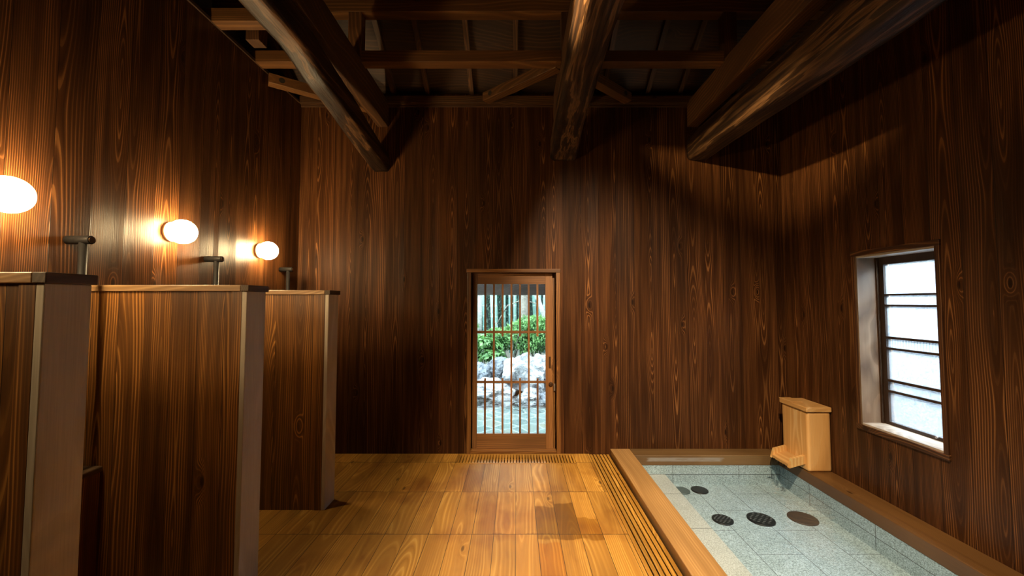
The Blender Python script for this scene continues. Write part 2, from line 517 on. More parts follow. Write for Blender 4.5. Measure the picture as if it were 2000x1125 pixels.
def flag():
    k = NT('crazy_paving')
    obj, sp = k.coords()
    wp = k.vec(sp[0], k.math('MULTIPLY', sp[1], 1.0), 0.0)
    v1 = k.n('ShaderNodeTexVoronoi', voronoi_dimensions='2D', feature='DISTANCE_TO_EDGE')
    v2 = k.n('ShaderNodeTexVoronoi', voronoi_dimensions='2D', feature='F1')
    for v in (v1, v2):
        k.put(v.inputs['Vector'], wp)
        v.inputs['Scale'].default_value = 4.2
    g = k.smooth(v1.outputs['Distance'], 0.02, 0.06)
    sep = k.n('ShaderNodeSeparateColor')
    k.put(sep.inputs[0], v2.outputs['Color'])
    c = k.ramp(sep.outputs[0], [(0.0, (0.026, 0.036, 0.032)), (0.4, (0.040, 0.052, 0.046)), (0.8, (0.055, 0.062, 0.054)), (1.0, (0.085, 0.062, 0.038))])
    c = k.mix(g, (0.15, 0.165, 0.155), c)
    k.principled(c, 0.7)
    return k.m


def rockmat(name, a, b):
    k = NT(name)
    obj, sp = k.coords()
    n = k.noise(obj, 3.5, 6.0, 0.7)
    n2 = k.noise(obj, 22.0, 4.0, 0.7)
    f = k.math('ADD', k.math('MULTIPLY', n, 0.7), k.math('MULTIPLY', n2, 0.3))
    c = k.ramp(f, [(0.36, a), (0.56, b)])
    k.principled(c, 0.9, k.bump(n2, 0.8, 0.05))
    return k.m


def leafmat(name, a, b):
    k = NT(name)
    obj, sp = k.coords()
    n = k.noise(obj, 7.0, 2.0)
    c = k.ramp(n, [(0.3, a), (0.7, b)])
    pr = k.n('ShaderNodeBsdfPrincipled')
    k.put(pr.inputs['Base Color'], c)
    pr.inputs['Roughness'].default_value = 0.5
    tl = k.n('ShaderNodeBsdfTranslucent')
    k.put(tl.inputs['Color'], c)
    mx = k.n('ShaderNodeMixShader')
    mx.inputs[0].default_value = 0.35
    k.t.links.new(pr.outputs[0], mx.inputs[1])
    k.t.links.new(tl.outputs[0], mx.inputs[2])
    k.t.links.new(mx.outputs[0], k.out.inputs['Surface'])
    return k.m


def culmmat():
    k = NT('bamboo_culm')
    obj, sp = k.coords()
    e, _ = modedge(k, sp[2], 0.0, 0.27)
    oi = k.n('ShaderNodeObjectInfo')
    c = k.mix(oi.outputs['Random'], (0.07, 0.15, 0.13), (0.15, 0.25, 0.20))
    c = k.mix(k.smooth(e, 0.006, 0.016), (0.30, 0.36, 0.30), c)
    k.principled(c, 0.4)
    return k.m


M['flag'] = flag()
M['rock_grey'] = rockmat('grey_rock', (0.02, 0.023, 0.03), (0.13, 0.14, 0.155))
M['rock_pale'] = rockmat('pale_rock', (0.07, 0.076, 0.085), (0.27, 0.27, 0.27))
M['leaf'] = leafmat('bright_leaf', (0.04, 0.12, 0.03), (0.17, 0.32, 0.10))
M['leaf_dark'] = leafmat('dark_leaf', (0.005, 0.018, 0.010), (0.03, 0.075, 0.042))
M['bark'] = rockmat('tree_bark', (0.05, 0.045, 0.035), (0.16, 0.14, 0.11))
M['pale_bark'] = rockmat('pale_bark', (0.09, 0.09, 0.08), (0.24, 0.24, 0.21))
M['culm'] = culmmat()

# ------------------------------------------------------------------ mesh helpers


class MB:
    def __init__(self):
        self.bm = bmesh.new()

    def box(self, x0, x1, y0, y1, z0, z1):
        vs = [self.bm.verts.new((x, y, z)) for x in (x0, x1) for y in (y0, y1) for z in (z0, z1)]
        for f in ((0, 1, 3, 2), (4, 6, 7, 5), (0, 4, 5, 1), (2, 3, 7, 6), (0, 2, 6, 4), (1, 5, 7, 3)):
            self.bm.faces.new([vs[i] for i in f])
        return self

    def poly(self, pts):
        self.bm.faces.new([self.bm.verts.new(p) for p in pts])
        return self

    def prism(self, pts, axis, a, b):
        """Extrude a 2D outline along an axis."""
        def P(p, c):
            q = list(p)
            q.insert('xyz'.index(axis), c)
            return q
        lo = [self.bm.verts.new(P(p, a)) for p in pts]
        hi = [self.bm.verts.new(P(p, b)) for p in pts]
        n = len(pts)
        self.bm.faces.new(lo)
        self.bm.faces.new(hi[::-1])
        for i in range(n):
            self.bm.faces.new((lo[i], hi[i], hi[(i + 1) % n], lo[(i + 1) % n]))
        return self

    def tube(self, pts, radii, seg=12, cap=True):
        pts = [Vector(p) for p in pts]
        rings = []
        for i, p in enumerate(pts):
            d = (pts[min(i + 1, len(pts) - 1)] - pts[max(i - 1, 0)]).normalized()
            up = Vector((0, 0, 1)) if abs(d.z) < 0.9 else Vector((1, 0, 0))
            s = d.cross(up).normalized()
            t = d.cross(s).normalized()
            r = radii[i] if isinstance(radii, (list, tuple)) else radii
            rings.append([self.bm.verts.new(p + s * (r * math.cos(a)) + t * (r * math.sin(a)))
                          for a in (2 * math.pi * j / seg for j in range(seg))])
        for a, b in zip(rings, rings[1:]):
            for j in range(seg):
                f = self.bm.faces.new((a[j], a[(j + 1) % seg], b[(j + 1) % seg], b[j]))
                f.smooth = True
        if cap:
            self.bm.faces.new(rings[0][::-1])
            self.bm.faces.new(rings[-1])
        return self

    def sphere(self, c, r, seg=32, ring=20, sx=1, sy=1, sz=1):
        g = bmesh.ops.create_uvsphere(self.bm, u_segments=seg, v_segments=ring, radius=r)
        for v in g['verts']:
            v.co = Vector((v.co.x * sx, v.co.y * sy, v.co.z * sz)) + Vector(c)
        for f in self.bm.faces:
            f.smooth = True
        return self

    def build(self, name, mat, parent=None, loc=(0, 0, 0), bevel=0.0, seg=2, **props):
        bmesh.ops.recalc_face_normals(self.bm, faces=self.bm.faces)
        me = bpy.data.meshes.new(name)
        self.bm.to_mesh(me)
        self.bm.free()
        me.materials.append(mat)
        o = bpy.data.objects.new(name, me)
        o.location = loc
        COL.objects.link(o)
        if parent is not None:
            o.parent = parent
        if bevel:
            b = o.modifiers.new('bevel', 'BEVEL')
            b.width = bevel
            b.segments = seg
            b.limit_method = 'ANGLE'
        for k_, v_ in props.items():
            o[k_] = v_
        return o


def tag(o, label, cat, group=None, kind=None):
    o['label'] = label
    o['category'] = cat
    if group:
        o['group'] = group
    if kind:
        o['kind'] = kind
    return o


def thing(name, label, cat, loc=(0, 0, 0), group=None):
    o = bpy.data.objects.new(name, None)
    o.location = loc
    o.empty_display_size = 0.1
    COL.objects.link(o)
    return tag(o, label, cat, group)


def structure(o, label=None):
    o['kind'] = 'structure'
    if label:
        o['label'] = label
    return o


def dup(root, loc, label):
    c = root.copy()
    COL.objects.link(c)
    c.location = loc
    c['label'] = label
    for ch in list(root.children):
        d = ch.copy()
        COL.objects.link(d)
        d.parent = c
        for g in list(ch.children):
            e = g.copy()
            COL.objects.link(e)
            e.parent = d
    return c


# ------------------------------------------------------------------ room shell
XL, XR, YB, YF = -2.19, 2.69, 4.0, -1.8
ZT = 3.50
DX0, DX1, DZ = -0.443, 0.404, 1.785          # door opening
m = MB()
m.box(XL - 0.1, DX0, YB, YB + 0.12, -0.12, ZT + 0.12).box(DX1, XR + 0.1, YB, YB + 0.12, -0.12, ZT + 0.12)
m.box(DX0, DX1, YB, YB + 0.12, DZ, ZT + 0.12).box(DX0, DX1, YB, YB + 0.12, -0.12, -0.031)
structure(m.build('wall_back', M['wall_y']), 'back wall of dark stained vertical cedar boards around the door')
structure(MB().box(XL - 0.1, XL, YF, YB, -0.12, ZT).build('wall_left', M['wall_x']), 'left wall of dark vertical boards behind the lamps')
WY0, WY1, WZ0, WZ1 = 2.545, 3.150, 0.545, 1.850  # window opening
m = MB()
m.box(XR, XR + 0.1, YF, WY0, -0.12, ZT).box(XR, XR + 0.1, WY1, YB, -0.12, ZT)
m.box(XR, XR + 0.1, WY0, WY1, -0.12, WZ0).box(XR, XR + 0.1, WY0, WY1, WZ1, ZT)
structure(m.build('wall_right', M['wall_x']), 'right wall of dark vertical boards around the window')
structure(MB().box(XL - 0.1, XR + 0.1, YF - 0.1, YF, -0.12, ZT).build('wall_front', M['wall_y']))
# outer skin that closes the gables, eaves and the thickness of the right wall
SL, RY, RZ0 = 0.63, 1.10, 3.61
RIDGE = RZ0 + (YB - RY) * SL
for nm, x in (('wall_gable_left', -2.62), ('wall_gable_right', 3.06)):
    m = MB().prism([(YF - 0.25, 3.30), (YB + 0.25, 3.30), (YB + 0.25, 3.62), (RY, RIDGE + 0.18), (YF - 0.25, 3.62)], 'x', x, x + 0.06)
    structure(m.build(nm, M['outer']))
m = MB().box(-2.62, XL - 0.1, YF - 0.1, YB + 0.12, 3.30, 3.34).box(XR + 0.1, 3.1, YF - 0.1, YB + 0.12, 3.30, 3.34)
structure(m.build('ceiling_attic_floor', M['outer']))
m = MB()
nb = 19
for s in (1, -1):
    for i in range(nb):
        ya, yb = i * 0.18, (i + 1) * 0.18 + 0.02
        za, zb = RIDGE - ya * SL + 0.080, RIDGE - yb * SL + 0.068
        y0, y1 = RY + s * ya, RY + s * yb
        m.prism([(y0, za), (y1, zb), (y1, zb + 0.018), (y0, za + 0.018)], 'x', -2.7, 3.2)
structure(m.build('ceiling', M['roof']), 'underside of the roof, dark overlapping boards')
m = MB()
for s in (1, -1):
    m.prism([(RY, RIDGE + 0.16), (RY + s * 3.7, RIDGE + 0.16 - 3.7 * SL), (RY + s * 3.7, RIDGE + 0.19 - 3.7 * SL), (RY, RIDGE + 0.19)], 'x', -2.75, 3.3)
structure(m.build('ceiling_roof_cover', M['outer']))
structure(MB().box(XL - 0.4, XR + 0.4, YB + 0.12, YB + 0.16, 3.3, 3.80).box(XL - 0.4, XR + 0.4, YF - 0.16, YF - 0.1, 3.3, 3.80).build('wall_eave', M['outer']))
# wall plates
structure(MB().box(XL, XR, YB - 0.055, YB, ZT + 0.002, ZT + 0.075).box(XL, XR, YB - 0.012, YB, ZT - 0.02, ZT + 0.002).build('trim_back', M['plate'], bevel=0.003), 'dark plate along the top of the back wall')
structure(MB().box(XL - 0.09, XL + 0.012, YF, YB - 0.055, ZT, ZT + 0.022).build('trim_left', M['beam_y']), 'thin trim along the top of the left wall')
structure(MB().box(XR - 0.012, XR + 0.09, YF, YB - 0.055, ZT, ZT + 0.022).build('trim_right', M['beam_y']), 'thin trim along the top of the right wall')
# floor boards (with wells for the grates)
GX0, GX1, GY0, GY1 = -0.55, 0.565, 3.755, 3.985
LGX0, LGX1 = 0.722, 0.916
BX0, BX1, BY0, BY1 = 1.12, 2.48, 0.90, 3.83   # water opening of the bath
m = MB()
m.box(XL, GX0, YF, YB, -0.03, 0).box(GX0, GX1, YF, GY0, -0.03, 0).box(GX0, GX1, GY1, YB + 0.12, -0.03, 0)
m.box(GX1, LGX0, YF, YB, -0.03, 0).box(LGX0, XR, YF, 0.71, -0.03, 0)
structure(m.build('floor', M['floor']), 'honey-coloured board floor with butt joints')
structure(MB().box(XL, 0.93, YF, YB, -0.12, -0.085).build('floor_channel', M['channel']))

# ------------------------------------------------------------------ floor grates
g = thing('floor_grate', 'slotted wooden floor grate across the foot of the door', 'grate', (0, 3.87, 0))
y0, y1 = GY0 - 3.87, GY1 - 3.87
MB().box(GX0, GX1, y0, y0 + 0.016, -0.03, 0.004).build('rail', M['slat_rail'], g, bevel=0.002)
MB().box(GX0, GX1, y1 - 0.016, y1, -0.03, 0.004).build('rail', M['slat_rail'], g, bevel=0.002)
ns = 40
pit = (GX1 - GX0) / ns
for i in range(ns):
    x = GX0 + i * pit
    MB().box(x + 0.0045, x + pit - 0.0045, y0 + 0.016, y1 - 0.016, -0.028, 0.003).build('slat', M['slat'], g)
for yy in (y0 + 0.05, y1 - 0.06):
    MB().box(GX0, GX1, yy, yy + 0.02, -0.084, -0.028).build('bearer', M['slat_rail'], g)
g = thing('floor_grate', 'long slatted wooden drain grate beside the bath rim', 'grate', (0.82, 2.0, 0))
gp = (LGX1 - LGX0) / 6
for i in range(6):
    x = LGX0 - 0.82 + i * gp
    MB().box(x + 0.004, x + gp - 0.004, 0.3 - 2.0, 3.985 - 2.0, -0.03, 0.0).build('slat', M['slat'], g, bevel=0.002)
for yy in (0.5, 1.3, 2.1, 2.9, 3.7):
    MB().box(LGX0 - 0.82, LGX1 - 0.82, yy - 2.0, yy - 1.97, -0.084, -0.03).build('bearer', M['slat_rail'], g)

# ------------------------------------------------------------------ bath
ZR, ZW, ZLD, ZFL = 0.05, -0.04, -0.126, -0.22
b = thing('bath', 'sunken granite bath with wooden rim along the right wall', 'bath')
m = MB().box(BX0 - 0.03, BX1 + 0.03, BY0 - 0.03, BY1 + 0.03, ZFL - 0.08, ZFL)
m.build('basin_floor', M['granite_floor'], b)
m = MB().box(BX0 - 0.10, BX0 + 0.001, BY0, BY1, ZFL, -0.045).box(BX1 + 0.001, BX1 + 0.15, BY0, BY1, ZFL, -0.045)
m.box(BX0 - 0.1, BX1 + 0.15, BY1 + 0.001, BY1 + 0.12, ZFL, -0.045).box(BX0 - 0.1, BX1 + 0.15, BY0 - 0.12, BY0, ZFL, -0.045)
m.build('basin_wall', M['granite_wall'], b)
MB().box(BX0 + 0.001, 1.405, BY0 + 0.001, BY1, ZFL, ZLD).build('step', M['granite_ledge'], b, bevel=0.004, label='paler granite step under the water along the near rim')
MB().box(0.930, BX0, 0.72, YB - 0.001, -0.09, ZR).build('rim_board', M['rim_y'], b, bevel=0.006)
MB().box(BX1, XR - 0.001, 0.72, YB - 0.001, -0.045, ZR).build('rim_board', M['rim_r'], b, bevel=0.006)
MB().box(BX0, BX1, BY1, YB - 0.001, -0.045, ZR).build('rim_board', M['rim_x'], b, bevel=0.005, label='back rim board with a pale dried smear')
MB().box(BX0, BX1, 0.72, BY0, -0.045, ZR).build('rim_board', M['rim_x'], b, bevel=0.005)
w = MB().box(BX0 + 0.0012, BX1 - 0.0002, BY0 + 0.001, BY1 - 0.0002, ZW - 0.0005, ZW)
w = MB().poly([(BX0, BY0, ZW), (BX1, BY0, ZW), (BX1, BY1, ZW), (BX0, BY1, ZW)]).build('bath_water', M['water'])
tag(w, 'clear rippling bath water filling the granite bath', 'water', kind='stuff')


def drain(x, y, r, mat, label, holes=True):
    d = thing('drain_cover', label, 'drain', (x, y, ZFL), 'round covers on the bath floor')
    mm = MB()
    mm.tube([(0, 0, 0), (0, 0, 0.007), (0, 0, 0.010)], [r, r, r * 0.92], 40)
    mm.build('cover', mat, d)
    if holes:
        mm = MB()
        for i in range(-3, 4):
            for j in range(-3, 4):
                if math.hypot(i, j) < 3.3 and (i + j) % 2 == 0:
                    mm.box(i * r * 0.22 - r * 0.09, i * r * 0.22 + r * 0.09, j * r * 0.22 - r * 0.035, j * r * 0.22 + r * 0.035, 0.0095, 0.0115)
        mm.build('slot_pattern', M['steel'], d)
        for s in (-1, 1):
            MB().tube([(s * r * 0.8, 0, 0.009), (s * r * 0.8, 0, 0.0125)], r * 0.06, 12).build('screw', M['steel'], d)
    return d


drain(1.625, 3.215, 0.078, M['drain'], 'smaller black drain cover nearest the underwater step')
drain(1.930, 3.222, 0.100, M['drain'], 'larger black drain cover in the middle of the row of three')
drain(2.268, 3.235, 0.105, M['drain_brown'], 'brownish plain round cover nearest the right bath wall', holes=False)
drain(1.505, 3.70, 0.072, M['drain_pale'], 'dull grey cover half hidden behind the underwater step', holes=False)
drain(1.672, 3.71, 0.074, M['drain'], 'shiny black cover by the back bath wall right of a grey one', holes=False)

# ------------------------------------------------------------------ spout box
s = thing('spout_box', 'pale wooden water spout box in the corner of the bath', 'spout', (2.585, 3.6, ZR))
bx0, bx1, by0, by1 = -0.105, 0.098, -0.155, 0.175
MB().box(bx0, bx1, by0, by1, 0, 0.505).build('body', M['hinoki_z'], s, bevel=0.022, seg=4)
lid = MB().box(bx0 - 0.012, bx1, by0 - 0.012, by1 + 0.01, 0.505, 0.545).build('lid', M['hinoki_y'], s, bevel=0.006)
MB().box(bx0 - 0.012, bx0 + 0.09, 0.02, by1 + 0.01, 0.545, 0.550).build('lid_board', M['hinoki_y'], lid, bevel=0.001)
tr = MB().prism([(-0.235, 0.020), (-0.105, 0.058), (-0.105, 0.082), (-0.235, 0.044)], 'y', -0.085, 0.125).build('trough', M['hinoki_y'], s)
MB().prism([(-0.240, 0.018), (-0.105, 0.055), (-0.105, 0.125), (-0.215, 0.098)], 'y', -0.115, -0.085).build('trough_side', M['hinoki_end'], tr)
MB().prism([(-0.240, 0.018), (-0.105, 0.055), (-0.105, 0.125), (-0.215, 0.098)], 'y', 0.125, 0.150).build('trough_side', M['hinoki_end'], tr)
random.seed(4)
m = MB()
for i in range(26):
    yy = random.uniform(-0.08, 0.12)
    zz = random.uniform(-0.088, -0.05)
    xx = -0.238 - random.uniform(0, 0.012)
    m.tube([(xx + 0.006, yy, 0.026), (xx, yy, 0.0), (xx - 0.003, yy + 0.002, zz)], [0.0022, 0.0016, 0.0012], 6)
m.build('falling_water', M['water'], None, (2.585, 3.6, ZR))
tag(bpy.context.scene.objects['falling_water'], 'thin threads of water dripping off the spout trough', 'water', kind='stuff')

# ------------------------------------------------------------------ shower partitions
PX = -1.37


def partition(y, label, PT):
    p = thing('partition', label, 'partition', (0, y, 0), 'shower stall partitions')
    MB().box(XL + 0.001, PX - 0.026, 0.0, PT, 0.0, 1.545).build('panel', M['panel'], p)
    MB().box(PX - 0.075, PX - 0.026, -0.004, 0.0, 0.0, 1.545).build('edge_strip', M['strip'], p)
    MB().box(PX - 0.026, PX, -0.004, PT + 0.004, 0.0, 1.545).build('end_post', M['post'], p, bevel=0.003, label='paler upright end board')
    cp = MB().box(XL + 0.001, PX - 0.03, -0.012, PT + 0.012, 1.545, 1.577).build('cap', M['cap'], p, bevel=0.003)
    MB().box(PX - 0.03, PX + 0.012, -0.012, PT + 0.012, 1.545, 1.577).build('cap_end', M['cap_end'], cp, bevel=0.003, label='darker end piece of the cap')
    return p


p1 = partition(1.165, 'shower partition nearest the camera, cut off by the left picture edge', 0.122)
p2 = partition(2.042, 'middle shower partition, its broad front boards lit from above', 0.145)
p3 = partition(2.935, 'shower partition farthest back, nearest the door', 0.150)
for i, (ya, yb, lb) in enumerate(((1.32, 2.035, 'dark wooden ledge along the left wall in the nearest shower stall'),
                                  )):
    l = thing('wall_ledge', lb, 'ledge', (XL, (ya + yb) / 2, 0), 'ledges in the shower stalls')
    hl = (yb - ya) / 2
    MB().box(0.002, 0.115, -hl, hl, 0.001, 0.645).build('front_board', M['ledge'], l)
    MB().box(0.002, 0.130, -hl, hl, 0.645, 0.675).build('top_board', M['cap_end'], l, bevel=0.008, seg=3)


def shower(y, label):
    p = thing('shower_fitting', label, 'shower', (XL, y, 0), 'black shower fittings on the left wall')
    MB().tube([(0.078, 0, 0.70), (0.078, 0, 1.80)], 0.0165, 20).build('riser_pipe', M['black'], p)
    br = MB().tube([(0.001, 0, 1.793), (0.116, 0, 1.793), (0.119, 0, 1.793)], [0.021, 0.021, 0.019], 24).build('wall_bracket', M['black'], p)
    MB().tube([(0.119, 0, 1.793), (0.1215, 0, 1.793)], 0.015, 20).build('end_disc', M['bronze'], br)
    MB().tube([(0.001, 0, 0.74), (0.095, 0, 0.74)], 0.019, 20).build('wall_bracket', M['black'], p)
    return p


s1 = shower(1.94, 'black T-shaped shower fitting rising behind the nearest partition')
dup(s1, (XL, 2.81, 0), 'black T-shaped shower fitting rising behind the middle partition')
dup(s1, (XL, 3.70, 0), 'black T-shaped shower fitting nearest the back wall corner')


def walllamp(y, z, label):
    p = thing('wall_lamp', label, 'lamp', (XL, y, z), 'round opal lamps on the left wall')
    MB().tube([(0.001, 0, 0), (0.018, 0, 0)], [0.062, 0.062], 32).build('base', M['lampbase'], p)
    MB().sphere((0.084, 0, 0), 0.076).build('globe', M['glow'], p, label='glowing white opal globe')
    return p


l1 = walllamp(1.64, 1.936, 'lit globe wall lamp cut by the left picture edge')
dup(l1, (XL, 2.51, 1.934), 'lit globe wall lamp above the middle partition')
dup(l1, (XL, 3.385, 1.927), 'lit globe wall lamp nearest the back wall')
dup(l1, (XL, 0.76, 1.936), 'lit globe wall lamp of the stall beside the camera')

# ------------------------------------------------------------------ door
d = bpy.data.objects.new('door_1', None)
COL.objects.link(d)
d.location = (0, YB, 0)
structure(d, 'wooden lattice sliding door with glass onto the garden')
MB().box(-0.483, -0.443, -0.014, 0.118, 0.0, 1.785).build('jamb', M['frame_z'], d, bevel=0.003)
MB().box(0.404, 0.442, -0.014, 0.118, 0.0, 1.785).build('jamb', M['frame_z'], d, bevel=0.003)
MB().box(-0.490, 0.449, -0.018, 0.118, 1.785, 1.822).build('header', M['frame_x'], d, bevel=0.003)
MB().box(-0.443, 0.404, -0.004, 0.118, 0.0, 0.030).build('sill', M['frame_x'], d, bevel=0.003)
YL0, YL1 = 0.045, 0.075
LX0, LX1 = -0.432, 0.372
GL0, GL1, GZ0, GZ1 = -0.388, 0.302, 0.178, 1.672
MB().box(LX0, GL0, YL0, YL1, 0.03, 1.785).build('stile', M['door_z'], d, bevel=0.002)
MB().box(GL1, LX1, YL0, YL1, 0.03, 1.785).build('stile', M['door_z'], d, bevel=0.002)
MB().box(GL0, GL1, YL0, YL1, GZ1, 1.785).build('top_rail', M['door_x'], d, bevel=0.002)
MB().box(GL0, GL1, YL0, YL1, 0.03, GZ0).build('bottom_rail', M['door_x'], d, bevel=0.002)
MB().box(LX1 - 0.02, 0.404, YL1, YL1 + 0.02, 0.03, 1.785).box(LX0 - 0.011, GL0, YL1, YL1 + 0.02, 0.03, 1.785).build('stop', M['frame_z'], d)
MB().box(GL0, GL1, YL1 - 0.008, YL1 - 0.004, GZ0, GZ1).build('glass', M['clear'], d)
zc1, zc2 = 1.188, 0.688
for z in (zc1, zc2):
    MB().box(GL0, GL1, YL0 + 0.006, YL1 - 0.008, z - 0.012, z + 0.012).build('cross_bar', M['door_x'], d)
nbar = 7
for i in range(nbar):
    x = GL0 + (GL1 - GL0) * (i + 0.92) / (nbar + 0.84)
    hw = 0.0095
    if i % 2 == 1:
        MB().box(x - hw, x + hw, YL0 + 0.002, YL1 - 0.010, GZ0, GZ1).build('bar', M['door_z'], d)
    else:
        MB().box(x - hw, x + hw, YL0 + 0.002, YL1 - 0.010, zc1 - 0.045, GZ1).build('bar', M['door_z'], d)
        MB().box(x - hw, x + hw, YL0 + 0.002, YL1 - 0.010, GZ0, zc2 + 0.038).build('bar', M['door_z'], d)
MB().box(0.333, 0.354, YL0 - 0.003, YL0 + 0.002, 0.825, 0.945).build('recessed_pull', M['bronze'], d, bevel=0.002)
MB().tube([(0.352, YL0 + 0.002, 0.668), (0.352, YL0 - 0.012, 0.668), (0.352, YL0 - 0.020, 0.668)], [0.021, 0.021, 0.014], 24).build('lock_knob', M['bronze'], d)
MB().box(0.385, 0.400, YL0 + 0.01, YL0 + 0.02, 0.60, 0.67).build('latch_plate', M['steel'], d)

# ------------------------------------------------------------------ window
wn = bpy.data.objects.new('window_1', None)
COL.objects.link(wn)
wn.location = (XR, 0, 0)
structure(wn, 'recessed window with frosted panes and dark bars in the right wall')
ty0, ty1, tz0, tz1 = 2.515, 3.180, 0.510, 1.885
MB().box(-0.012, 0.16, ty0, WY0, tz0, tz1).build('trim_upright', M['wframe_z'], wn, bevel=0.002)
MB().box(-0.012, 0.02, WY1, ty1, tz0, tz1).build('trim_upright', M['wframe_z'], wn, bevel=0.002)
MB().box(-0.014, 0.02, ty0 - 0.004, ty1 + 0.004, tz1 - 0.034, tz1 + 0.004).build('trim_level', M['wframe_y'], wn, bevel=0.002)
MB().box(-0.014, 0.02, ty0 - 0.004, ty1 + 0.004, tz0 - 0.004, tz0 + 0.034).build('trim_level', M['wframe_y'], wn, bevel=0.002)
RD = 0.16
MB().box(-0.004, RD + 0.09, WY1 - 0.014, WY1 + 0.02, WZ0, WZ1).build('lining', M['reveal_z'], wn, label='light-washed upright lining board')
MB().box(0.02, RD + 0.09, WY0 - 0.02, WY0 + 0.002, WZ0, WZ1).build('lining', M['reveal_z'], wn)
MB().box(-0.004, RD + 0.09, WY0, WY1 - 0.014, WZ0 - 0.02, WZ0 + 0.012).build('sill', M['reveal_y'], wn, label='bright window sill')
MB().box(-0.004, RD + 0.09, WY0, WY1 - 0.014, WZ1 - 0.014, WZ1 + 0.02).build('head', M['reveal_y'], wn)
sx0, sx1 = RD, RD + 0.035
sy0, sy1, sz0, sz1 = WY0 + 0.002, WY1 - 0.014, WZ0 + 0.012, WZ1 - 0.014
MB().box(sx0 - 0.02, sx1, sy1 - 0.012, sy1, sz0, sz1).build('guide_rail', M['bronze'], wn)
MB().box(sx0, sx1, sy1 - 0.048, sy1 - 0.012, sz0, sz1).build('sash_stile', M['sash'], wn)
MB().box(sx0, sx1, sy0, sy0 + 0.03, sz0, sz1).build('sash_stile', M['sash'], wn)
MB().box(sx0, sx1, sy0 + 0.03, sy1 - 0.048, sz1 - 0.055, sz1).build('sash_rail', M['sash'], wn)
MB().box(sx0, sx1, sy0 + 0.03, sy1 - 0.048, sz0, sz0 + 0.024).build('sash_rail', M['sash'], wn)
ga, gb = sz0 + 0.024, sz1 - 0.055
fr = [(135 - 135) / 805, (288 - 135) / 805, (297 - 135) / 805, (343 - 135) / 805, (353 - 135) / 805, (506 - 135) / 805, (518 - 135) / 805,
      (562 - 135) / 805, (573 - 135) / 805, (724 - 135) / 805, (737 - 135) / 805, (779 - 135) / 805, (791 - 135) / 805, 1.0]
for i in range(0, 14, 2):
    za, zb = gb - fr[i + 1] * (gb - ga), gb - fr[i] * (gb - ga)
    MB().box(sx0 + 0.014, sx0 + 0.018, sy0 + 0.03, sy1 - 0.048, za, zb).build('pane', M['ribbed' if i == 6 else 'frost'], wn)
    if i:
        MB().box(sx0, sx1 - 0.005, sy0 + 0.03, sy1 - 0.048, gb - fr[i] * (gb - ga), gb - fr[i - 1] * (gb - ga)).build('glazing_bar', M['sash'], wn)
MB().tube([(sx0 + 0.002, 2.74, sz0 + 0.02), (sx0 - 0.012, 2.74, sz0 + 0.02)], 0.008, 12).build('latch', M['steel'], wn)

# ------------------------------------------------------------------ roof timbers


def log(path, x0, x1, label, seed, hh=0.2):
    """Hand-hewn log along Y: path = (y, x shift, bottom z, height)."""
    ys = [p[0] for p in path]

    def at(y):
        for a, b_ in zip(path, path[1:]):
            if a[0] >= y >= b_[0]:
                f = (a[0] - y) / (a[0] - b_[0])
                f = f * f * (3 - 2 * f) * 0.5 + f * 0.5
                return [a[j] + (b_[j] - a[j]) * f for j in range(4)]
        return list(path[-1])
    m_ = MB()
    n, seg = 120, 40
    rings = []
    cx, hw = (x0 + x1) / 2, (x1 - x0) / 2
    for i in range(n + 1):
        y = ys[0] + (ys[-1] - ys[0]) * i / n
        _, dx, zb, hgt = at(y)
        ring = []
        for j in range(seg):
            a = 2 * math.pi * j / seg
            ca, sa = math.cos(a), math.sin(a)
            e = 0.42
            px = math.copysign(abs(ca) ** e, ca) * hw
            pz = math.copysign(abs(sa) ** e, sa) * hgt / 2
            q = Vector((px * 6 + seed, y * 1.1, pz * 6))
            k_ = 1 + 0.13 * noise.noise(q) + 0.05 * noise.noise(q * 3.1)
            if i == 0:
                yy = ys[0]
            else:
                yy = y
            ring.append(m_.bm.verts.new((cx + dx + px * k_, yy, zb + hgt / 2 + pz * k_)))
        rings.append(ring)
    for a, b_ in zip(rings, rings[1:]):
        for j in range(seg):
            f = m_.bm.faces.new((a[j], a[(j + 1) % seg], b_[(j + 1) % seg], b_[j]))
            f.smooth = True
    m_.bm.faces.new(rings[0])
    m_.bm.faces.new(rings[-1][::-1])
    return tag(m_.build('log_beam', M['log']), label, 'beam', 'rough log beams over the room')


log([(3.999, 0, 2.81, 0.19), (2.74, 0, 2.965, 0.20), (2.34, 0, 3.045, 0.18), (1.97, 0, 3.04, 0.2), (1.0, 0, 3.0, 0.21), (-1.79, 0, 2.95, 0.2)],
    -1.45, -1.28, 'rough log beam on the left, running over the shower stalls', 1.3)
log([(3.999, 0, 2.92, 0.25), (3.4, 0, 3.05, 0.22), (2.82, 0, 3.13, 0.20), (2.1, 0, 3.11, 0.22), (1.0, 0, 3.05, 0.22), (-1.79, 0, 3.0, 0.2)],
    0.355, 0.615, 'rough log beam in the middle, ending above the door', 7.1)
log([(3.999, 0, 2.92, 0.25), (2.2, 0, 2.845, 0.31), (1.0, 0, 2.83, 0.31), (-1.79, 0, 2.83, 0.3)],
    1.73, 1.97, 'thick rough log beam on the right, running over the bath', 12.9)
for xa, xb, zb, zt, lb in ((-1.405, -1.297, 3.272, 3.53, 'squared tie beam lying above the left log beam'),
                           (0.385, 0.495, 3.345, 3.60, 'squared tie beam lying above the middle log beam'),
                           (1.750, 1.860, 3.272, 3.53, 'squared tie beam lying above the right log beam')):
    tag(MB().box(xa, xb, YF + 0.001, YB - 0.001, zb, zt).build('tie_beam', M['beam_y'], bevel=0.006), lb, 'beam', 'squared tie beams')
CY0, CY1 = 3.255, 3.358
